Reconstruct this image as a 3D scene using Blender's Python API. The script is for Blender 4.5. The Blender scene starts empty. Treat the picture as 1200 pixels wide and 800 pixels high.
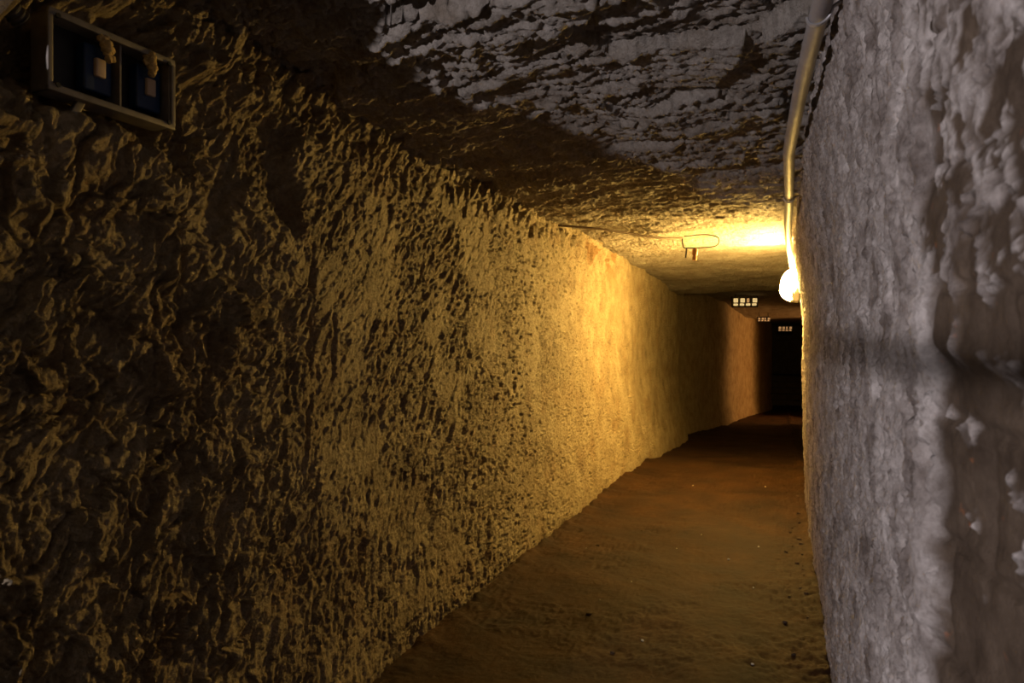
import bpy, bmesh, math, random
import numpy as np
from mathutils import Vector, Matrix

# ------------------------------------------------------------------ camera, world, lights, exposure
S = bpy.context.scene
COL = S.collection
S.view_settings.view_transform = 'Standard'
S.view_settings.look = 'None'
S.view_settings.gamma = 1.0
S.view_settings.use_curve_mapping = False
S.view_settings.exposure = 0.0

YAW = math.radians(20.5)
cam_d = bpy.data.cameras.new('camera')
cam = bpy.data.objects.new('camera', cam_d)
COL.objects.link(cam)
cam.location = (0, 0, 1.2)
cam.rotation_euler = (math.radians(90), 0, YAW)
cam_d.sensor_width = 36
cam_d.lens = 850 / 1200 * 36
cam_d.clip_start = 0.02
cam_d.dof.use_dof = True
cam_d.dof.focus_distance = 3.2
cam_d.dof.aperture_fstop = 9.0
S.camera = cam

w = bpy.data.worlds.new('world')
S.world = w
w.use_nodes = True
w.node_tree.nodes['Background'].inputs[0].default_value = (0.8, 0.85, 1, 1)
w.node_tree.nodes['Background'].inputs[1].default_value = 0.0006

BULB = (1.0, 0.61, 0.145)
BULB_STRENGTH = 1080.0


def lamp(name, kind, loc, power, color, size=0.05, target=None):
    d = bpy.data.lights.new(name, kind)
    d.energy = power
    d.color = color
    if kind == 'AREA':
        d.shape = 'DISK'
        d.size = size
    else:
        d.shadow_soft_size = size
    o = bpy.data.objects.new(name, d)
    COL.objects.link(o)
    o.location = loc
    if target is not None:
        o.rotation_euler = (Vector(target) - Vector(loc)).to_track_quat('-Z', 'Y').to_euler()
    return o


# cool white lamp in the side passage behind the camera, and a warm one in the side passage far ahead
cool = lamp('cool_lamp', 'SPOT', (-1.80, -1.5, 1.165), 225, (1.0, 0.90, 0.95), 0.03, (0.1, 1.9, 1.32))
cool.data.spot_size = math.radians(54)
cool.data.spot_blend = 0.35
lamp('far_lamp', 'POINT', (3.2, 18.7, 1.15), 420, (1.0, 0.45, 0.12), 0.6)

# ------------------------------------------------------------------ noise helpers (numpy)


def _hash(ix, iy, seed):
    ix = ix.astype(np.int64)
    iy = iy.astype(np.int64)
    h = (ix * 374761393 + iy * 668265263 + seed * 2147483647 + 1013904223) & 0xFFFFFFFF
    h = ((h ^ (h >> 13)) * 1274126177) & 0xFFFFFFFF
    h = ((h ^ (h >> 16)) * 2246822519) & 0xFFFFFFFF
    return (h ^ (h >> 15)) & 0xFFFFFFFF


def rnd(ix, iy, seed):
    return _hash(ix, iy, seed) / 4294967296.0


def perlin(x, y, seed=0):
    x0 = np.floor(x)
    y0 = np.floor(y)
    fx = x - x0
    fy = y - y0
    u = fx * fx * fx * (fx * (fx * 6 - 15) + 10)
    v = fy * fy * fy * (fy * (fy * 6 - 15) + 10)

    def g(dx, dy):
        a = rnd(x0 + dx, y0 + dy, seed) * 2 * np.pi
        return np.cos(a) * (fx - dx) + np.sin(a) * (fy - dy)
    a = g(0, 0) * (1 - u) + g(1, 0) * u
    b = g(0, 1) * (1 - u) + g(1, 1) * u
    return (a * (1 - v) + b * v) * 1.5


def fbm(x, y, seed=0, octs=4, gain=0.5):
    r = 0
    a = 1.0
    for i in range(octs):
        r = r + a * perlin(x, y, seed + i * 17)
        x = x * 2.03 + 11.3
        y = y * 2.03 - 7.7
        a *= gain
    return r


def ridged(x, y, seed=0, octs=4, gain=0.5):
    r = 0
    a = 1.0
    for i in range(octs):
        r = r + a * (1 - np.abs(perlin(x, y, seed + i * 31)) * 2)
        x = x * 2.07 + 3.1
        y = y * 2.07 + 9.2
        a *= gain
    return r


def cells(x, y, seed=0, jit=0.9):
    """nearest / second distance, random height and tilted facet of a jittered cell pattern"""
    ix = np.floor(x)
    iy = np.floor(y)
    f1 = np.full(x.shape, 9.0)
    f2 = np.full(x.shape, 9.0)
    hh = np.zeros(x.shape)
    tt = np.zeros(x.shape)
    for dx in (-1, 0, 1):
        for dy in (-1, 0, 1):
            cx = ix + dx
            cy = iy + dy
            px = cx + 0.5 + jit * (rnd(cx, cy, seed) - 0.5)
            py = cy + 0.5 + jit * (rnd(cx, cy, seed + 1) - 0.5)
            ex = x - px
            ey = y - py
            d = np.sqrt(ex * ex + ey * ey)
            near = d < f1
            f2 = np.where(near, f1, np.minimum(f2, d))
            f1 = np.where(near, d, f1)
            hh = np.where(near, rnd(cx, cy, seed + 2), hh)
            tt = np.where(near, ex * (rnd(cx, cy, seed + 3) * 2 - 1.0) + ey * (rnd(cx, cy, seed + 4) * 2 - 0.6), tt)
    return f1, f2, hh, tt


def smooth(a, b, x):
    t = np.clip((x - a) / (b - a), 0, 1)
    return t * t * (3 - 2 * t)


def rot(a, b, deg):
    c, s = math.cos(math.radians(deg)), math.sin(math.radians(deg))
    return a * c + b * s, -a * s + b * c


def chips(a, b, deg, long_, short, seed, warp=0.16):
    """pick marks: facets stretched along one direction, in the (a, b) plane"""
    u, v = rot(a, b, deg)
    u = u / long_
    v = v / short
    u = u + warp * perlin(u * 0.9, v * 0.5, seed + 50)
    v = v + warp * 1.5 * perlin(u * 0.7 + 5, v * 0.45, seed + 60)
    f1, f2, hh, tt = cells(u, v, seed)
    edge = smooth(0.0, 0.22, f2 - f1)
    return (hh - 0.5) * 0.8 + tt * 0.9 - (1 - edge) * 0.35


def grid_mesh(name, P, mat, attrs=None, flip=False):
    """P: (rows, cols, 3) array of points -> smooth shaded mesh"""
    n, m = P.shape[:2]
    me = bpy.data.meshes.new(name)
    me.vertices.add(n * m)
    me.vertices.foreach_set('co', P.reshape(-1).astype(np.float32))
    i = np.arange(n * m).reshape(n, m)
    q = np.stack([i[:-1, :-1], i[:-1, 1:], i[1:, 1:], i[1:, :-1]], -1).reshape(-1, 4)
    if flip:
        q = q[:, ::-1]
    nf = len(q)
    me.loops.add(nf * 4)
    me.loops.foreach_set('vertex_index', q.reshape(-1).astype(np.int32))
    me.polygons.add(nf)
    me.polygons.foreach_set('loop_start', (np.arange(nf) * 4).astype(np.int32))
    me.polygons.foreach_set('loop_total', np.full(nf, 4, np.int32))
    me.update(calc_edges=True)
    me.polygons.foreach_set('use_smooth', np.ones(nf, bool))
    for k, a in (attrs or {}).items():
        at = me.attributes.new(k, 'FLOAT', 'POINT')
        at.data.foreach_set('value', np.broadcast_to(a, (n, m)).reshape(-1).astype(np.float32))
    me.materials.append(mat)
    o = bpy.data.objects.new(name, me)
    COL.objects.link(o)
    return o


def struct(o):
    o['kind'] = 'structure'
    return o

# ------------------------------------------------------------------ materials


class N:
    def __init__(self, name):
        self.m = bpy.data.materials.new(name)
        self.m.use_nodes = True
        self.t = self.m.node_tree
        self.b = self.t.nodes['Principled BSDF']
        self.b.inputs['Specular IOR Level'].default_value = 0.25

    def n(self, typ, **kw):
        x = self.t.nodes.new(typ)
        for k, v in kw.items():
            if k in x.inputs:
                x.inputs[k].default_value = v
            else:
                setattr(x, k, v)
        return x

    def l(self, a, b):
        self.t.links.new(a, b)

    def noise(self, scale, detail=6, rough=0.6, vec=None):
        x = self.n('ShaderNodeTexNoise', Scale=scale, Detail=detail, Roughness=rough)
        if vec is not None:
            self.l(vec, x.inputs['Vector'])
        return x.outputs['Fac']

    def ramp(self, fac, stops):
        r = self.n('ShaderNodeValToRGB')
        e = r.color_ramp.elements
        e[0].position, e[0].color = stops[0][0], (*stops[0][1], 1)
        e[1].position, e[1].color = stops[-1][0], (*stops[-1][1], 1)
        for p, c in stops[1:-1]:
            z = e.new(p)
            z.color = (*c, 1)
        self.l(fac, r.inputs[0])
        return r.outputs[0]

    def mix(self, fac, a, b, mode='MIX'):
        x = self.n('ShaderNodeMix', data_type='RGBA', blend_type=mode)
        for v, s in ((fac, x.inputs[0]), (a, x.inputs[6]), (b, x.inputs[7])):
            if isinstance(v, (int, float)):
                s.default_value = v
            elif isinstance(v, tuple):
                s.default_value = (*v, 1)
            else:
                self.l(v, s)
        return x.outputs[2]

    def bump(self, h, strength, dist, prev=None):
        x = self.n('ShaderNodeBump', Strength=strength, Distance=dist)
        self.l(h, x.inputs['Height'])
        if prev is not None:
            self.l(prev, x.inputs['Normal'])
        return x.outputs['Normal']


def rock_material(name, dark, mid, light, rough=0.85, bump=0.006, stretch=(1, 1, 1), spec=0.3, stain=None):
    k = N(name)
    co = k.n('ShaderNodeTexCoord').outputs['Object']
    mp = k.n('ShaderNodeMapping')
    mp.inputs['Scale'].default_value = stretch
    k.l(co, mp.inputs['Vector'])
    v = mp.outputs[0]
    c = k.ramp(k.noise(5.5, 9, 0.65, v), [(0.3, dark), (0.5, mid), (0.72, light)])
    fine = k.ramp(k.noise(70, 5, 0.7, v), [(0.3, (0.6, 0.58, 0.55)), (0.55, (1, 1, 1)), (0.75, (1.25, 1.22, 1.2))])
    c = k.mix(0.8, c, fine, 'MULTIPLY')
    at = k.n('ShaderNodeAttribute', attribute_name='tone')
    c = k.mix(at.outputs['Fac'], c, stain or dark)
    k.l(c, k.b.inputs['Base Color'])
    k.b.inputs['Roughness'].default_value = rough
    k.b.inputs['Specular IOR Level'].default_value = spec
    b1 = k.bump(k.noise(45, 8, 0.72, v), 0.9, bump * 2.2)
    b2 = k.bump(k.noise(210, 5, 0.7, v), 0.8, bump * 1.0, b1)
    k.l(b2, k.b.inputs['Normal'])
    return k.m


M = {}
M['left'] = rock_material('tuff_rock', (0.25, 0.18, 0.095), (0.42, 0.33, 0.195), (0.55, 0.455, 0.30), stain=(0.27, 0.15, 0.055), bump=0.009, rough=0.6, spec=0.5)
M['ceil'] = rock_material('ceiling_rock', (0.27, 0.22, 0.165), (0.40, 0.36, 0.31), (0.52, 0.48, 0.43), bump=0.006)


def simple(name, col, rough=0.5, metal=0.0, spec=0.5, mottle=0.25, scale=40, bump=0.0):
    k = N(name)
    co = k.n('ShaderNodeTexCoord').outputs['Object']
    d = tuple(c * (1 - mottle) for c in col)
    l = tuple(min(1, c * (1 + mottle)) for c in col)
    f = k.noise(scale, 5, 0.6, co)
    k.l(k.ramp(f, [(0.3, d), (0.7, l)]), k.b.inputs['Base Color'])
    k.b.inputs['Roughness'].default_value = rough
    k.b.inputs['Metallic'].default_value = metal
    k.b.inputs['Specular IOR Level'].default_value = spec
    if bump:
        k.l(k.bump(f, 0.6, bump), k.b.inputs['Normal'])
    return k.m


def glow(name, col, strength):
    k = N(name)
    k.b.inputs['Base Color'].default_value = (0.9, 0.88, 0.8, 1)
    k.b.inputs['Roughness'].default_value = 0.3
    k.b.inputs['Emission Color'].default_value = (*col, 1)
    k.b.inputs['Emission Strength'].default_value = strength
    return k.m


# plaster of the right wall: 'coat' = how much pale lime coat is left, the rest is bare brown masonry
k = N('lime_plaster')
co = k.n('ShaderNodeTexCoord').outputs['Object']
pale = k.ramp(k.noise(9, 8, 0.65, co), [(0.34, (0.19, 0.16, 0.14)), (0.48, (0.41, 0.37, 0.34)), (0.66, (0.64, 0.60, 0.565))])
pale = k.mix(0.75, pale, k.ramp(k.noise(85, 5, 0.75, co), [(0.32, (0.5, 0.47, 0.45)), (0.52, (1, 1, 1)), (0.75, (1.3, 1.3, 1.3))]), 'MULTIPLY')
bare = k.ramp(k.noise(14, 7, 0.65, co), [(0.3, (0.05, 0.034, 0.022)), (0.52, (0.105, 0.076, 0.052)), (0.75, (0.18, 0.135, 0.095))])
bare = k.mix(k.ramp(k.noise(40, 3, 0.5, co), [(0.70, (0, 0, 0)), (0.76, (1, 1, 1))]), bare, (0.3, 0.12, 0.05))
at = k.n('ShaderNodeAttribute', attribute_name='coat')
k.l(k.mix(at.outputs['Fac'], bare, pale), k.b.inputs['Base Color'])
k.b.inputs['Roughness'].default_value = 0.75
b1 = k.bump(k.noise(60, 7, 0.7, co), 0.8, 0.006)
k.l(k.bump(k.noise(230, 4, 0.7, co), 0.7, 0.002, b1), k.b.inputs['Normal'])
M['right'] = k.m

# trodden earth floor
k = N('trodden_earth')
co = k.n('ShaderNodeTexCoord').outputs['Object']
c = k.ramp(k.noise(3.2, 8, 0.6, co), [(0.3, (0.016, 0.0062, 0.0010)), (0.52, (0.039, 0.0155, 0.0025)), (0.75, (0.066, 0.027, 0.005))])
c = k.mix(0.7, c, k.ramp(k.noise(60, 5, 0.75, co), [(0.3, (0.5, 0.48, 0.45)), (0.55, (1, 1, 1)), (0.74, (1.5, 1.45, 1.4))]), 'MULTIPLY')
k.l(c, k.b.inputs['Base Color'])
k.b.inputs['Roughness'].default_value = 0.8
b1 = k.bump(k.noise(30, 8, 0.7, co), 0.7, 0.008)
k.l(k.bump(k.noise(190, 4, 0.7, co), 0.6, 0.002, b1), k.b.inputs['Normal'])
M['floor'] = k.m

M['pipe'] = simple('grey_plastic_pipe', (0.33, 0.31, 0.30), 0.6, 0, 0.25, 0.12, 18, 0.0008)
M['clip'] = simple('bare_metal_clip', (0.55, 0.55, 0.56), 0.35, 0.6, 0.5, 0.1)
M['box'] = simple('grey_box_metal', (0.22, 0.2, 0.17), 0.5, 0.2, 0.5, 0.25, 30, 0.0006)
M['black'] = simple('black_plastic', (0.015, 0.015, 0.016), 0.5)
M['hose'] = simple('dark_grey_hose', (0.06, 0.055, 0.05), 0.6)
M['blue'] = simple('dark_blue_plastic', (0.006, 0.028, 0.09), 0.4, 0, 0.5, 0.1)
M['beige'] = simple('beige_plastic', (0.55, 0.42, 0.3), 0.5, 0, 0.5, 0.08)
M['mortar'] = simple('yellow_mortar', (0.5, 0.36, 0.15), 0.9, 0, 0.2, 0.3, 60, 0.003)
M['wire'] = simple('black_wire', (0.02, 0.015, 0.012), 0.5)
M['brownp'] = simple('brown_bakelite', (0.28, 0.12, 0.04), 0.4, 0, 0.5, 0.1)
M['cream'] = simple('cream_plastic', (0.62, 0.56, 0.42), 0.4, 0, 0.5, 0.06)
M['stone'] = simple('small_stone', (0.07, 0.045, 0.028), 0.85, 0, 0.3, 0.35, 50, 0.002)
M['white_stone'] = simple('pale_chip', (0.62, 0.6, 0.55), 0.6, 0, 0.4, 0.12, 60)
M['cable'] = simple('brown_cable', (0.10, 0.055, 0.025), 0.6, 0, 0.3, 0.2)
M['fixture'] = simple('dark_fixture_metal', (0.05, 0.035, 0.025), 0.55, 0.2)
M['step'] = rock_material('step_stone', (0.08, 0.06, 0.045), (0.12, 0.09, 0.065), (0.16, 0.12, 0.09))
M['bulb'] = glow('glowing_glass', BULB, BULB_STRENGTH)
M['cell'] = glow('glowing_cell', (1.0, 0.70, 0.30), 0.6)
M['cell_dim'] = glow('dim_glowing_cell', (1.0, 0.5, 0.2), 0.3)

# ------------------------------------------------------------------ the tunnel
CY = [0, 7.0, 10.9, 11.1, 15.7, 18.9, 23.5, 27, 40]      # ceiling height along the tunnel
CZ = [1.97, 1.97, 1.875, 2.08, 2.00, 1.78, 1.77, 1.77, 1.77]
FY = [0, 7.2, 10.7, 15.7, 23.3, 27, 40]               # floor height
FZ = [0, 0, -0.28, -0.56, -0.87, -0.95, -0.95]
LY = [0, 0.86, 2.5, 5.4, 10.7, 11.9, 12.1, 15.7, 18.9, 23.3, 23.6, 27]   # left wall
LX = [-1.20, -1.235, -1.40, -1.38, -1.47, -1.55, -1.63, -1.16, -0.90, -0.32, -1.2, -1.4]
RY = [0, 0.2, 0.63, 0.87, 5.9, 6.3, 9, 17, 22, 30]
RX = [0.32, 0.258, 0.165, 0.135, 0.135, 0.16, 0.75, 1.2, 1.4, 1.4]


def ceil_z(y): return np.interp(y, CY, CZ)
def floor_z(y): return np.interp(y, FY, FZ)


def ladder(y0, y1, d0, rate, dmax=0.2):
    out = [y0]
    while out[-1] < y1:
        out.append(out[-1] + min(dmax, d0 + rate * (out[-1] - y0)))
    return np.array(out)


def left_relief(y, z):
    near = 1 - smooth(2.6, 6.5, y)
    h = (0.016 + 0.010 * smooth(3, 5, y)) * fbm(y * 1.1, z * 1.2, 3, 3)
    # patches where the rock face is smooth
    sm = smooth(0.12, 0.3, fbm(y * 1.7 + 3, z * 2.4, 41, 3))
    sm = np.maximum(sm, np.exp(-(((y - 1.98) / 0.07) ** 2 + ((z - 0.85) / 0.45) ** 2)) * 0.9)
    amp = (0.42 + 0.34 * near) * (1 - 0.5 * sm)
    low = smooth(1.25, 0.45, z + 0.25 * perlin(y * 1.3, z * 1.3, 9))
    a = chips(y, z, 40, 0.065, 0.020, 11)
    b = chips(y, z, 72, 0.065, 0.018, 12)
    c = chips(y, z, 52, 0.15, 0.055, 13)
    d = chips(y, z, 60, 0.028, 0.012, 14)
    h = h + amp * (0.011 * (a * (1 - low) + b * low) + 0.011 * c * near + 0.0055 * d)
    h = h + (0.3 + 0.35 * near) * 0.006 * ridged(y * 14, z * 11, 15, 3) * (1 - 0.6 * sm)
    gu, gv = rot(y, z, 55)
    g1, g2, gh, gt = cells(gu * 28 + 0.4 * perlin(gu * 20, gv * 30, 17), gv * 62, 18)
    h = h + (0.4 + 0.25 * near) * (1 - 0.55 * sm) * (0.0055 * (gh - 0.5) + 0.004 * gt)
    h = h + 0.0032 * fbm(y * 30, z * 26, 16, 4, 0.7)
    # big breaks and hollows close to the junction
    brk = 1 - smooth(1.25, 2.0, y + 0.2 * perlin(y * 2, z * 2, 71))
    u, v = y + 0.06 * fbm(y * 5, z * 5, 72, 3), z + 0.06 * fbm(y * 5, z * 5, 73, 3)
    h = h + brk * (0.022 * ridged(u * 2.6, v * 3.2, 74, 4, 0.5) - 0.024 + 0.020 * chips(u, v, 20, 0.22, 0.08, 75) + 0.018 * chips(u, v, 70, 0.09, 0.04, 76))
    # a few upright cracks
    for (cy, z0, z1, dep) in ((1.83, 0.75, 1.6, 0.03), (1.97, 0.95, 1.35, 0.025), (1.30, 0.3, 1.5, 0.03), (3.28, 0.15, 0.6, 0.014), (2.2, 0.2, 0.8, 0.012)):
        wob = 0.035 * fbm(z * 5, z * 0 + cy, 77, 3)
        h = h - dep * np.exp(-((y - cy - wob) / 0.010) ** 2) * smooth(z0, z0 + 0.1, z) * (1 - smooth(z1 - 0.1, z1, z)) * (0.5 + 0.8 * perlin(z * 9, y * 0, 78))
    # shallow pits further along
    f1, f2, hh, tt = cells(y * 16, z * 10, 81)
    h = h - 0.010 * (hh > 0.72) * (1 - smooth(0.12, 0.35, f1)) * (1 - near * 0.5)
    f1, f2, hh, tt = cells(y * 21 + 0.4 * perlin(y * 9, z * 9, 85), z * 30, 86)
    h = h - 0.016 * (hh > 0.66 + 0.25 * perlin(y * 1.5, z * 1.5, 87)) * (1 - smooth(0.1, 0.36, f1)) * smooth(2.8, 4, y)
    h = h - 0.10 * smooth(1.62, 1.69, z) * (1 - smooth(1.86, 1.92, z)) * (1 - smooth(1.22, 1.27, y))
    h = h - 0.05 * smooth(1.50, 1.62, z + 0.1 * perlin(y * 6, z * 6, 83)) * smooth(1.24, 1.30, y) * (1 - smooth(1.72, 1.80, y + 0.05 * perlin(y * 9, z * 9, 84))) * (1 - smooth(1.80, 1.86, z))
    # broken arris below the ceiling
    arr = smooth(1.72, 1.92, z) * (1 - smooth(6, 8, y))
    h = h + arr * (0.028 * chips(y, z, 60, 0.11, 0.05, 19) - 0.01)
    return h


# left wall
ys = ladder(0.78, 24.5, 0.0032, 0.0020, 0.05)
zs = np.linspace(-0.03, 1.0, 640)
Y, T = np.meshgrid(ys, zs)
zlo = floor_z(Y) - 0.08
zhi = ceil_z(Y) + 0.12
Z = zlo + (T + 0.03) / 1.03 * (zhi - zlo)
base = np.interp(Y, LY, LX)
foot = 0.05 * (1 - smooth(0.0, 0.5, Z - floor_z(Y))) + 0.10 * smooth(5.5, 8.5, Y) * (1 - smooth(11, 12, Y)) * (1 - smooth(0.0, 1.1, Z - floor_z(Y)))
X = base + foot + left_relief(Y, Z) + 0.012 * (1 - smooth(0, 0.10, Y - 0.78))
stain = smooth(0.18, 0.32, fbm(Y * 2.2, Z * 4.5, 90, 4)) * smooth(1.6, 1.9, Z) * smooth(4.3, 5, Y) * (1 - smooth(6, 7, Y))
stain = np.maximum(stain, 0.3 * smooth(0.25, 0.6, fbm(Y * 4, Z * 3, 91, 4)))
struct(grid_mesh('wall_left', np.stack([X, Y, Z], -1), M['left'], {'tone': stain}))

# return of the left wall into the side passage
xs = np.linspace(-3.4, -1.29, 150)
zs2 = np.linspace(-0.05, 2.1, 160)
XX, ZZ = np.meshgrid(xs, zs2)
YY = 0.80 + 0.05 * fbm(XX * 2, ZZ * 2, 5, 5) * smooth(-1.44, -1.7, XX) - 0.0 * XX
struct(grid_mesh('wall_side', np.stack([XX, YY, ZZ], -1), M['left'], {'tone': XX * 0}))

# ceiling
ys = ladder(0.9, 30, 0.0040, 0.0030, 0.06)
ysb = np.linspace(-3.0, 0.895, 40)
xs = np.linspace(-1.95, 1.75, 640)


def ceiling_relief(x, y):
    near = 1 - smooth(2.5, 6.0, y)
    sm = smooth(0.1, 0.35, fbm(x * 1.4 + 9, y * 1.2, 141, 3))
    a = chips(x, y, -8, 0.17, 0.034, 111)
    b = chips(x, y, 14, 0.085, 0.02, 112)
    h = 0.035 * fbm(x * 1.0, y * 0.9, 103, 3)
    h = h + (0.32 + 0.68 * near) * (1 - 0.5 * sm) * (0.024 * a + 0.010 * b)
    h = h + (0.4 + 0.6 * near) * 0.009 * ridged(x * 7, y * 17, 115, 4)
    g1, g2, gh, gt = cells(x * 22 + 0.4 * perlin(x * 20, y * 30, 117), y * 60, 118)
    h = h + (0.3 + 0.7 * near) * (0.0065 * (gh - 0.5) + 0.005 * gt)
    h = h + 0.0045 * fbm(x * 30, y * 40, 116, 4, 0.7)
    # bigger slabs knocked out close to the junction
    f1, f2, hh, tt = cells(x * 2.3 + 0.4 * perlin(x * 3, y * 3, 120), y * 4.0, 121)
    h = h + near * (0.035 * (hh - 0.5) + 0.03 * tt)
    return h


XX, YY = np.meshgrid(xs, ys)
fade = smooth(0.9, 1.1, YY)
ZZ = ceil_z(YY) - ceiling_relief(XX, YY) * (1 - 0.4 * smooth(11, 14, YY)) + 0.035
struct(grid_mesh('ceiling', np.stack([XX, YY, ZZ], -1), M['ceil'], {'tone': XX * 0}))
XX, YY = np.meshgrid(np.linspace(-3.4, 1.7, 120), ysb)
struct(grid_mesh('ceiling_junction', np.stack([XX, YY, 1.97 - 0.04 * fbm(XX * 2, YY * 2, 7, 4) * (1 - smooth(0.5, 0.9, YY))], -1), M['ceil'], {'tone': XX * 0}))


# right wall
def right_wall(y, z):
    edge = 0.86 + 0.05 * fbm(z * 2.2, z * 0 + 2, 211, 4) + 0.035 * perlin(z * 11, y * 5, 212) - 0.06 * smooth(1.0, 0.4, z)
    body = smooth(edge - 0.012, edge + 0.012, y)
    patch = fbm(y * 15 + 2, z * 11, 221, 6, 0.62)
    upper = smooth(1.165, 1.195, z + 0.012 * perlin(y * 9, z * 2, 213))
    coat_up = smooth(-0.02, 0.12, patch + 0.25 * smooth(1.28, 1.5, z) - 0.1) * smooth(0.56, 0.60, y + 0.05 * perlin(z * 8, y * 3, 214) + 0.06 * smooth(1.45, 1.3, z))
    hole = np.exp(-(((y - 0.79) / 0.06) ** 2 + ((z - 1.22) / 0.045) ** 2))
    coat_up = coat_up * (1 - smooth(0.4, 0.6, hole))
    coat_lo = smooth(0.62, 0.72, patch + 0.9 * np.exp(-(((y - 0.62) / 0.05) ** 2 + ((z - 1.02) / 0.05) ** 2)))
    near_coat = upper * coat_up + (1 - upper) * coat_lo
    coat = np.maximum(body, near_coat)
    crumb = fbm(y * 55, z * 42, 222, 4, 0.6)
    coat = coat * (1 - 0.75 * smooth(0.05, 0.35, crumb + 0.3 * patch) * (1 - 0.75 * body))
    h = 0.0035 * coat + 0.009 * np.maximum(upper, body) + 0.012 * upper * (1 - smooth(0.75, 0.95, y)) * (1 - smooth(1.2, 1.4, z))
    h = h + 0.03
    h = h + 0.010 * fbm(y * 2, z * 2.2, 201, 3)
    lump = chips(y, z, 80, 0.06, 0.02, 203)
    g1, g2, gh, gt = cells(y * 34 + 0.4 * perlin(y * 20, z * 30, 217), z * 26, 218)
    h = h + coat * (0.35 + 0.65 * body) * (0.0042 * lump + 0.004 * ridged(y * 15, z * 12, 204, 3) + 0.002 * (gh - 0.5) + 0.0015 * gt + 0.003 * fbm(y * 40, z * 30, 219, 3, 0.7))
    # chisel grooves along the top of the wall
    h = h + smooth(1.35, 1.8, z) * 0.006 * chips(y, z, 62, 0.12, 0.03, 205)
    f1, f2, hh, tt = cells(y * 20, z * 9, 206)
    h = h - coat * 0.010 * (hh > 0.78) * (1 - smooth(0.1, 0.34, f1))
    # coursing of the bare masonry
    row = np.floor(z * 8.0 + 0.12 * perlin(y * 4, z * 4, 207))
    jy = np.abs((y * 5.5 + 0.5 * (row % 2) + 0.1 * perlin(y * 5, z * 5, 208)) % 1 - 0.5)
    jz = np.abs((z * 8.0 + 0.12 * perlin(y * 4, z * 4, 207)) % 1 - 0.5)
    joint = np.maximum(smooth(0.43, 0.49, jy), smooth(0.41, 0.49, jz))
    h = h - 0.008 * smooth(-0.1, -0.5, patch) * body
    h = h + (1 - coat) * (0.006 * fbm(y * 12, z * 12, 209, 4) - 0.006 * joint)
    return h - 0.045, coat


ys = ladder(0.12, 9.0, 0.0030, 0.0026, 0.05)
zs = np.linspace(-0.06, 2.12, 620)
Y, Z = np.meshgrid(ys, zs)
h, coat = right_wall(Y, Z)
X = np.interp(Y, RY, RX) - h + 0.02 * smooth(0.6, 0.1, Z) - 0.055 * smooth(1.35, 1.9, Z) * smooth(1.2, 2.6, Y)
struct(grid_mesh('wall_right', np.stack([X, Y, Z], -1), M['right'], {'coat': coat}, flip=True))


def slab(name, pts_xy, mat, seed, z0=-1.1, z1=2.3, amp=0.04):
    """upright rough face along a polyline seen in plan"""
    P = np.array(pts_xy, float)
    seg = np.r_[0, np.cumsum(np.hypot(*np.diff(P, axis=0).T))]
    s = np.linspace(0, seg[-1], max(30, int(seg[-1] / 0.06)))
    x = np.interp(s, seg, P[:, 0])
    y = np.interp(s, seg, P[:, 1])
    z = np.linspace(z0, z1, 60)
    SS, ZZ = np.meshgrid(s, z)
    d = amp * fbm(SS * 2, ZZ * 2, seed, 4)
    tx = np.gradient(x)
    ty = np.gradient(y)
    L = np.hypot(tx, ty)
    nx, ny = ty / L, -tx / L
    Q = np.stack([x[None] + d * nx[None], y[None] + d * ny[None], ZZ], -1)
    return struct(grid_mesh(name, Q, mat, {'tone': d * 0, 'coat': d * 0 + 1}))


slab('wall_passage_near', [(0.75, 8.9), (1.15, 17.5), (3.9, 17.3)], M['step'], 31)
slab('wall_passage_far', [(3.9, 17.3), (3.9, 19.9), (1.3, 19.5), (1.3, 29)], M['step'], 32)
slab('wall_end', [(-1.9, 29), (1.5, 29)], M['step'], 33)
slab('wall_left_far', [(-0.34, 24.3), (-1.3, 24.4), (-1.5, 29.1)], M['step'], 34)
slab('wall_back', [(-3.4, 0.82), (-3.4, -3.0), (0.7, -3.0), (0.16, -1.2), (0.16, 0.13)], M['left'], 35, -0.1, 2.2)
XX, YY = np.meshgrid(np.linspace(1.0, 4.1, 40), np.linspace(16.3, 21.4, 60))
struct(grid_mesh('ceiling_passage', np.stack([XX, YY, 1.80 + 0.03 * fbm(XX * 2, YY * 2, 8, 3)], -1), M['ceil'], {'tone': XX * 0}))

# rock corbel hanging over the mouth of the side passage
u = np.linspace(0, 1, 90)
v = np.linspace(0, 2 * np.pi, 120)
U, V = np.meshgrid(u, v)
cr = lambda q, p: np.sign(q) * np.abs(q) ** p
zc = 1.56 + 0.46 * U
wx = 0.21 + 0.17 * smooth(0.28, 0.52, U)
XX = -1.48 + (wx + 0.02 * fbm(zc * 6, np.cos(V) * 1.5, 401, 4)) * np.maximum(-0.4, cr(np.cos(V), 0.6))
YY = 0.79 + (0.075 + 0.012 * fbm(zc * 7, np.sin(V) * 2, 402, 4)) * cr(np.sin(V), 0.6) * smooth(-0.05, 0.1, U)
struct(grid_mesh('wall_corbel', np.stack([XX, YY, zc], -1), M['left'], {'tone': XX * 0}))

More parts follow.
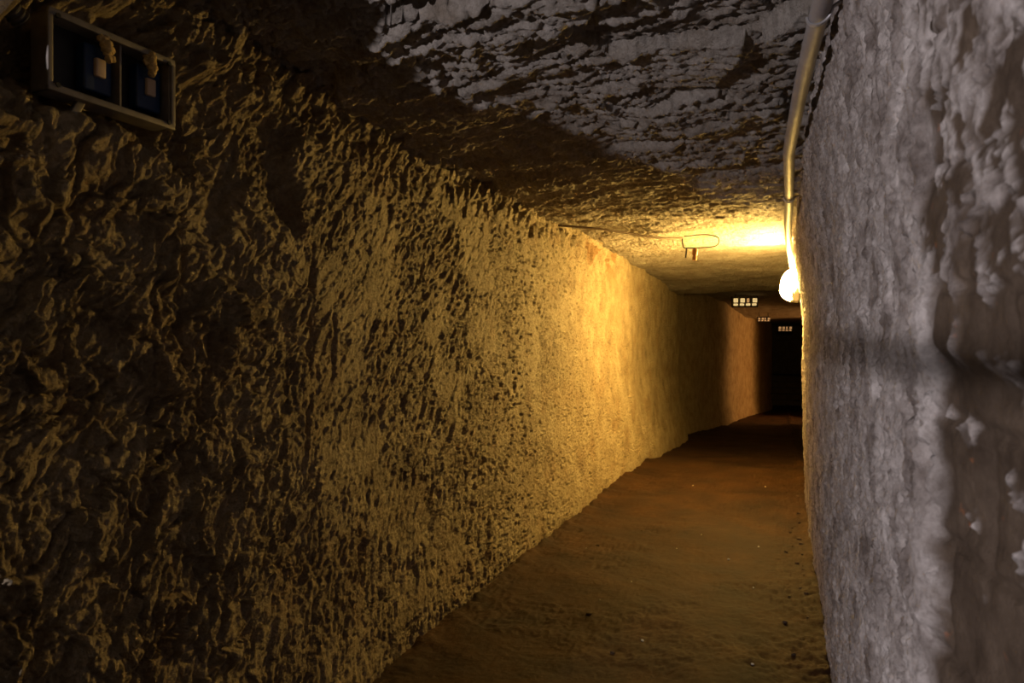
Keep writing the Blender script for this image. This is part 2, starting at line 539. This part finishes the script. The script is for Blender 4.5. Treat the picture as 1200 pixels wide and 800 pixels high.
# floor
ys = np.r_[np.linspace(-3.1, 1.55, 60), ladder(1.6, 30, 0.0065, 0.0040, 0.08)]
xs = np.r_[np.linspace(-3.5, -1.62, 16), np.linspace(-1.6, 0.35, 420), np.linspace(0.4, 4.1, 60)]
XX, YY = np.meshgrid(xs, ys)
rough = 0.35 + 0.65 * smooth(0.0, 0.25, fbm(XX * 1.5, YY * 1.5, 305, 2)) + 0.8 * smooth(-0.25, 0.1, XX)
ZZ = floor_z(YY) + 0.018 * fbm(XX * 1.3, YY * 1.3, 301, 3) + rough * (0.006 * fbm(XX * 9, YY * 9, 302, 4) + 0.0035 * ridged(XX * 22, YY * 22, 303, 2))
edge_pile = np.exp(-((XX - np.interp(YY, LY, LX) - 0.05) / 0.09) ** 2) + np.exp(-((XX - 0.16) / 0.07) ** 2)
ZZ = ZZ + edge_pile * (0.018 + 0.015 * fbm(XX * 7, YY * 7, 304, 3))
struct(grid_mesh('floor', np.stack([XX, YY, ZZ], -1), M['floor'], {'tone': XX * 0}))


def floor_at(x, y):
    i = np.abs(ys - y).argmin()
    j = np.abs(xs - x).argmin()
    return float(ZZ[i, j])

# ------------------------------------------------------------------ object helpers


def put(name, bm, mat, parent=None, smooth_=True):
    me = bpy.data.meshes.new(name)
    bmesh.ops.recalc_face_normals(bm, faces=bm.faces)
    bm.to_mesh(me)
    bm.free()
    if smooth_:
        for p in me.polygons:
            p.use_smooth = True
        me.set_sharp_from_angle(angle=math.radians(40))
    me.materials.append(mat)
    o = bpy.data.objects.new(name, me)
    COL.objects.link(o)
    if parent:
        o.parent = parent
    return o


def empty(name, loc, rot=(0, 0, 0)):
    o = bpy.data.objects.new(name, None)
    o.empty_display_size = 0.05
    COL.objects.link(o)
    o.location = loc
    o.rotation_euler = rot
    return o


def tag(o, label, cat, group=None):
    o['label'] = label
    o['category'] = cat
    if group:
        o['group'] = group
    return o


def box(bm, c, s, bevel=0.0, rotm=None):
    r = bmesh.ops.create_cube(bm, size=1)
    vs = r['verts']
    bmesh.ops.scale(bm, vec=s, verts=vs)
    if bevel:
        es = list({e for v in vs for e in v.link_edges})
        rr = bmesh.ops.bevel(bm, geom=es, offset=bevel, segments=3, affect='EDGES', profile=0.5)
        vs = list({v for f in rr['faces'] for v in f.verts} | {v for v in vs if v.is_valid})
    if rotm is not None:
        bmesh.ops.transform(bm, matrix=rotm, verts=vs)
    bmesh.ops.translate(bm, vec=c, verts=vs)
    return bm


def tube(bm, pts, r, seg=20, caps=True, radii=None):
    pts = [Vector(p) for p in pts]
    rings = []
    up = Vector((0, 0, 1))
    prev = None
    for i, p in enumerate(pts):
        t = (pts[min(i + 1, len(pts) - 1)] - pts[max(i - 1, 0)]).normalized()
        if prev is None:
            a = t.cross(up if abs(t.z) < 0.9 else Vector((1, 0, 0))).normalized()
        else:
            a = (prev - t * prev.dot(t)).normalized()
        prev = a
        b = t.cross(a)
        rr = radii[i] if radii else r
        rings.append([bm.verts.new(p + (a * math.cos(q) + b * math.sin(q)) * rr) for q in [2 * math.pi * k / seg for k in range(seg)]])
    for i in range(len(rings) - 1):
        for k in range(seg):
            bm.faces.new((rings[i][k], rings[i][(k + 1) % seg], rings[i + 1][(k + 1) % seg], rings[i + 1][k]))
    if caps:
        bm.faces.new(rings[0])
        bm.faces.new(rings[-1])
    return bm


def spline(pts, n=12):
    pts = [Vector(p) for p in pts]
    out = []
    for i in range(len(pts) - 1):
        p0 = pts[max(i - 1, 0)]
        p1, p2 = pts[i], pts[i + 1]
        p3 = pts[min(i + 2, len(pts) - 1)]
        for k in range(n):
            t = k / n
            out.append(0.5 * ((2 * p1) + (p2 - p0) * t + (2 * p0 - 5 * p1 + 4 * p2 - p3) * t * t + (3 * p1 - p0 - 3 * p2 + p3) * t ** 3))
    out.append(pts[-1])
    return out


# ------------------------------------------------------------------ bulkhead lamp on the right wall
L = empty('wall_lamp', (0.135, 5.92, 1.615), (0, math.radians(12), 0))
tag(L, 'glowing oval bulkhead lamp mounted on right wall under the ceiling conduit', 'lamp')
bm = bmesh.new()
box(bm, (-0.028, 0, 0.0), (0.052, 0.13, 0.25), 0.014)
put('base', bm, M['cream'], L)
bm = bmesh.new()
r = bmesh.ops.create_uvsphere(bm, u_segments=40, v_segments=24, radius=1)
for v in r['verts']:
    x, y, z = v.co
    sgn = lambda q, p: math.copysign(abs(q) ** p, q)
    v.co = Vector((-0.052 + min(0.0, sgn(x, 0.8)) * 0.105, sgn(y, 0.8) * 0.07, sgn(z, 0.75) * 0.122))
put('glass_cover', bm, M['bulb'], L)['label'] = 'glowing milky glass cover'
bm = bmesh.new()
tube(bm, [(-0.055, 0.076 * math.cos(a), 0.128 * math.sin(a)) for a in [2 * math.pi * i / 40 for i in range(41)]], 0.006, 10, False)
put('rim', bm, M['cream'], L)
bm = bmesh.new()
tube(bm, [(-0.03, 0, 0.118), (-0.03, 0, 0.15)], 0.024, 20)
put('cable_gland', bm, M['cream'], L)

# ------------------------------------------------------------------ conduit down the ceiling corner to the lamp
C = empty('conduit_pipe', (0.05, 1.92, 1.9))
tag(C, 'grey plastic conduit running along ceiling corner down to the glowing lamp', 'pipe')
path = spline([(0.150, 0.6, 1.905), (0.110, 1.15, 1.905), (0.077, 1.61, 1.90), (0.051, 2.06, 1.90), (0.0375, 2.36, 1.895),
               (0.023, 2.75, 1.895), (0.021, 2.95, 1.893), (0.027, 3.85, 1.89), (0.026, 4.6, 1.875), (0.04, 5.5, 1.86), (0.055, 5.85, 1.835), (0.060, 5.92, 1.80), (0.068, 5.925, 1.755)], 14)
path = [p - Vector((0.05, 1.92, 1.9)) for p in path]
bm = bmesh.new()
tube(bm, path, 0.0205, 24)
put('pipe', bm, M['pipe'], C)

def clip(y, tilt):
    i = min(range(len(path)), key=lambda q: abs(path[q].y + 1.92 - y))
    p = path[i]
    bm = bmesh.new()
    pts = [p + Vector((math.cos(a) * 0.0245, tilt * math.cos(a), math.sin(a) * 0.0245)) for a in [math.radians(q) for q in range(180, 361, 15)]]
    for off in (-0.004, 0.004):
        tube(bm, [q + Vector((0, off, 0)) for q in pts] + [p + Vector((0.055, tilt * 2.2 + off, 0.008)), p + Vector((0.078, tilt * 2.6 + off, 0.012))], 0.0028, 8)
    box(bm, p + Vector((0.08, tilt * 2.6, 0.012)), (0.012, 0.02, 0.014), 0.002)
    put('clip', bm, M['clip'], C)['label'] = 'bright metal clip'


clip(1.69, -0.02)
clip(3.72, 0.004)

# ------------------------------------------------------------------ open electrical box on the left wall
B = empty('electrical_box', (-1.25, 0.94, 1.659), (0, 0, math.radians(-2)))
tag(B, 'grey open-fronted electrical box with two dark blue switches high on left wall', 'electrical box')
BL, BH, BD = 0.272, 0.147, 0.05    # along the wall, height, depth into the wall
bm = bmesh.new()
t = 0.006
box(bm, (-BD / 2, BL / 2, t / 2), (BD, BL, t), 0.001)
box(bm, (-BD / 2, BL / 2, BH - t / 2), (BD, BL, t), 0.001)
box(bm, (-BD / 2, t / 2, BH / 2), (BD, t, BH), 0.001)
box(bm, (-BD / 2, BL - t / 2, BH / 2), (BD, t, BH), 0.001)
put('casing', bm, M['box'], B)
bm = bmesh.new()
box(bm, (-BD + 0.003, BL / 2, BH / 2), (0.006, BL - 0.01, BH - 0.01))
put('back_plate', bm, M['black'], B)
bm = bmesh.new()
fr = 0.013
box(bm, (0.003, BL / 2, fr / 2 - 0.002), (0.008, BL + 0.01, fr), 0.002)
box(bm, (0.003, BL / 2, BH - fr / 2 + 0.002), (0.008, BL + 0.01, fr), 0.002)
box(bm, (0.003, -0.001, BH / 2), (0.007, fr * 0.8, BH - 0.01), 0.002)
box(bm, (0.003, BL + 0.001, BH / 2), (0.007, fr * 0.8, BH - 0.01), 0.002)
put('front_frame', bm, M['box'], B)
for (yy, zz) in ((0.012, 0.01), (0.012, BH - 0.01), (BL - 0.012, 0.01), (BL - 0.012, BH - 0.01)):
    bm = bmesh.new()
    tube(bm, [(0.004, yy, zz), (0.0095, yy, zz)], 0.0045, 12)
    put('screw', bm, M['black'], B)
bm = bmesh.new()
box(bm, (-0.025, 0.152, BH / 2), (0.04, 0.004, BH - 0.02))
put('divider', bm, M['box'], B)
for yy, zz in ((0.112, 0.076), (0.230, 0.076)):
    bm = bmesh.new()
    box(bm, (-0.030, yy, zz), (0.028, 0.060, 0.092), 0.005)
    sw = put('switch', bm, M['blue'], B)
    sw['label'] = 'dark blue switch module'
    bm = bmesh.new()
    box(bm, (-0.014, yy, zz + 0.002), (0.012, 0.022, 0.036), 0.003)
    put('rocker', bm, M['beige'], sw)['label'] = 'beige rocker'
bm = bmesh.new()
box(bm, (-0.02, 0.065, -0.018), (0.012, 0.016, 0.05), 0.002, Matrix.Rotation(math.radians(-28), 3, 'X'))
put('bracket', bm, M['box'], B)
random.seed(4)
for (yy, zz, hh_) in ((0.105, BH - 0.012, 0.040), (0.212, BH - 0.01, 0.034)):
    bm = bmesh.new()
    for k in range(16):
        f = k / 15
        r = bmesh.ops.create_icosphere(bm, subdivisions=2, radius=0.006 + 0.004 * random.random())
        bmesh.ops.translate(bm, vec=(0.004 + random.uniform(-0.003, 0.005), yy + f * 0.014 + random.uniform(-0.008, 0.008), zz - f * hh_ + random.uniform(-0.003, 0.003)), verts=r['verts'])
    for v in bm.verts:
        v.co += Vector((random.uniform(-1, 1), random.uniform(-1, 1), random.uniform(-1, 1))) * 0.0012
    o = put('mortar_crust', bm, M['mortar'], B)
    o['label'] = 'yellow crumbly crust on the frame'

# corrugated conduit entering the box from the left edge
H = empty('corrugated_conduit', (-1.225, 0.80, 1.765))
tag(H, 'dark ribbed flexible conduit reaching the electrical box from the upper left', 'conduit')
pts = spline([(-0.02, -0.04, 0.07), (-0.01, 0.0, 0.05), (-0.015, 0.04, 0.02), (-0.02, 0.085, -0.005)], 20)
bm = bmesh.new()
tube(bm, pts, 0.015, 18, True, [0.0145 + 0.0035 * (1 if (i // 2) % 2 else 0) for i in range(len(pts))])
put('ribbed_hose', bm, M['hose'], H)

# ------------------------------------------------------------------ wire hook with lamp holder under the ceiling
Wd = 5.35
W = empty('wire_hanger', (-0.575, 5.5, 1.9))
tag(W, 'dark wire loop hanging from ceiling with short rod and brown lamp holder', 'wire hanger')
rx = (math.cos(YAW), math.sin(YAW))


def wp(px, py, d=5.35):
    u = (px - 600) / 850
    v = (400 - py) / 850
    return Vector((d * (-math.sin(YAW) + u * rx[0]), d * (math.cos(YAW) + u * rx[1]), 1.2 + v * d)) - W.location


loop = spline([wp(799.5, 278), wp(800, 286), wp(801.5, 290), wp(805, 290.6), wp(820, 290.2), wp(835, 289), wp(841, 286.5), wp(842.5, 282), wp(841, 278), wp(834, 275.5, 5.38), wp(824, 274.8, 5.38), wp(812, 275.8, 5.37), wp(802, 277, 5.35)], 8)
bm = bmesh.new()
tube(bm, loop, 0.0042, 10)
put('loop', bm, M['wire'], W)
bm = bmesh.new()
tube(bm, [wp(804.6, 290.5), wp(803.6, 302)], 0.006, 10)
put('rod', bm, M['wire'], W)
bm = bmesh.new()
a, b = wp(815, 290), wp(813.7, 305)
ln = [a.lerp(b, f) for f in (0, .1, .12, .5, .58, .66, .72, 1)]
tube(bm, ln, 0.02, 18, True, [0.006, 0.006, 0.021, 0.020, 0.017, 0.012, 0.016, 0.016])
put('lamp_holder', bm, M['brownp'], W)['label'] = 'brown lamp holder'

# thin cable across the ceiling leading to the loop
K = empty('ceiling_cable', (-1.0, 5.5, 1.95))
tag(K, 'thin brown cable stapled across ceiling towards the wire loop', 'cable')
cp = [(-1.36, 4.5, 1.95), (-1.16, 4.72, 1.95), (-1.0, 4.95, 1.945), (-0.82, 5.2, 1.935), (-0.70, 5.47, 1.92)]
cp[-1] = tuple(wp(799.5, 278.5) + W.location)
cp = [Vector(p) - K.location for p in cp]
bm = bmesh.new()
tube(bm, spline(cp, 10), 0.0075, 10)
put('cable', bm, M['cable'], K)

# ------------------------------------------------------------------ fixtures with paired glowing cells further down the tunnel


def fixture(loc, wdt, hgt, mat, label):
    f = empty('ceiling_fixture', loc, (0, 0, YAW * 0.6))
    tag(f, label, 'light fixture', 'small fixtures with paired glowing cells')
    bm = bmesh.new()
    box(bm, (0, 0.03, 0), (wdt * 1.12, 0.06, hgt * 1.35), 0.008)
    put('housing', bm, M['fixture'], f)
    for i in range(4):
        for j in range(2):
            bm = bmesh.new()
            x = (i - 1.5) * wdt * 0.262
            h2 = hgt * (0.5 if j == 0 else 0.26)
            z = hgt * (0.17 if j == 0 else -0.34)
            box(bm, (x + (0.012 if (i % 2 and j == 0) else 0), -0.004, z), (wdt * (0.18 if (i, j) != (2, 0) else 0.1), 0.012, h2), 0.01)
            put('cell', bm, mat if (i, j) != (2, 0) else M['cell_dim'], f)
    for x in (-wdt * 0.4, wdt * 0.4):
        bm = bmesh.new()
        tube(bm, [(x, 0.03, hgt * 0.6), (x, 0.03, hgt * 0.6 + 0.16)], 0.008, 8)
        put('bracket', bm, M['fixture'], f)
    return f


def at_px(px, py, d):
    u = (px - 600) / 850
    v = (400 - py) / 850
    return (d * (-math.sin(YAW) + u * rx[0]), d * (math.cos(YAW) + u * rx[1]), 1.2 + v * d)


fixture(at_px(873, 353.5, 13.4), 0.42, 0.15, M['cell'], 'nearest and brightest of the small fixtures with paired glowing cells')
fixture(at_px(895, 374, 17.0), 0.26, 0.09, M['cell_dim'], 'dim middle fixture with paired cells beside the lit ceiling strip')
fixture(at_px(920, 385, 23.0), 0.40, 0.15, M['cell_dim'], 'farthest small fixture with paired cells glowing in the dark end')

# ------------------------------------------------------------------ steps at the dark end
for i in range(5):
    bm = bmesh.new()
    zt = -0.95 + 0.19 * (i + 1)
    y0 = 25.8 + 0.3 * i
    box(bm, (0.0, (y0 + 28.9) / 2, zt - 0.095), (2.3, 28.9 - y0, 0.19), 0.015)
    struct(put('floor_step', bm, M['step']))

# ------------------------------------------------------------------ unseen bar behind the camera, added to cast the shadow band on the right wall
R = empty('shadow_caster', (-1.55, -0.3, 0))
tag(R, 'unseen thin steel bar on posts, added to shade a band of the right wall', 'shadow_caster')
bm = bmesh.new()
tube(bm, [(0, 0, 1.172), (0.98, 0, 1.172)], 0.009, 14)
put('caster_bar', bm, M['clip'], R)
for x in (0.02, 0.96):
    bm = bmesh.new()
    tube(bm, [(x, 0, 0.0), (x, 0, 1.168)], 0.008, 12)
    put('caster_post', bm, M['clip'], R)

# ------------------------------------------------------------------ stones on the floor


def stone_mesh(r, seed, mat, name):
    random.seed(seed)
    bm = bmesh.new()
    bmesh.ops.create_icosphere(bm, subdivisions=3, radius=r)
    pl = [(Vector((random.gauss(0, 1), random.gauss(0, 1), random.gauss(0, 1))).normalized(), r * random.uniform(0.55, 0.85)) for _ in range(9)]
    for v in bm.verts:
        for n, d in pl:
            q = v.co.dot(n)
            if q > d:
                v.co -= n * (q - d) * 0.9
        v.co.z *= 0.7
    o = put(name, bm, mat)
    return o


def floor_px(px, py):
    v = (py - 400) / 850
    u = (px - 600) / 850
    d = 1.2 / v
    return d * (-math.sin(YAW) + u * rx[0]), d * (math.cos(YAW) + u * rx[1])


random.seed(11)
protos = [stone_mesh(0.5, s, M['stone'], 'stone') for s in (1, 2, 3)]
used = [False] * 3
spots = []
for px, py in ((930, 600), (938, 612), (926, 625), (936, 632), (944, 640), (929, 641), (921, 648), (940, 652), (934, 660), (947, 671), (950, 678), (943, 664),
               (938, 690), (928, 618), (941, 604), (935, 584), (925, 700), (948, 700), (920, 730), (940, 748), (952, 726), (930, 770), (690, 722), (718, 764), (700, 640), (752, 622)):
    x, y = floor_px(px, py)
    r = random.uniform(0.012, 0.03)
    k = random.randrange(3)
    o = protos[k]
    if used[k]:
        o = protos[k].copy()
        COL.objects.link(o)
    used[k] = True
    o.scale = (r, r * random.uniform(0.8, 1.3), r * random.uniform(0.7, 1))
    o.rotation_euler = (0, 0, random.uniform(0, 6))
    o.location = (min(x, 0.10), y, floor_at(min(x, 0.10), y) + r * 0.12)
    tag(o, 'small dark stone lying on the brown earth floor', 'stone', 'loose dark stones on the earth floor')
chip0 = stone_mesh(0.5, 9, M['white_stone'], 'stone_chip')
first = True
for px, py, r in ((822, 630, 0.012), (753, 749, 0.013), (882, 782, 0.013), (687, 643, 0.012), (740, 683, 0.008), (703, 705, 0.009), (889, 641, 0.014), (854, 654, 0.016), (883, 687, 0.01), (793, 641, 0.01), (812, 569, 0.016), (897, 570, 0.016)):
    x, y = floor_px(px, py)
    o = chip0 if first else chip0.copy()
    if not first:
        COL.objects.link(o)
    first = False
    o.scale = (r, r, r)
    o.rotation_euler = (0.3, 0.2, random.uniform(0, 6))
    o.location = (x, y, floor_at(x, y) + r * 0.2)
    tag(o, 'tiny pale stone chip glinting on the brown earth floor', 'stone chip', 'pale stone chips on the earth floor')
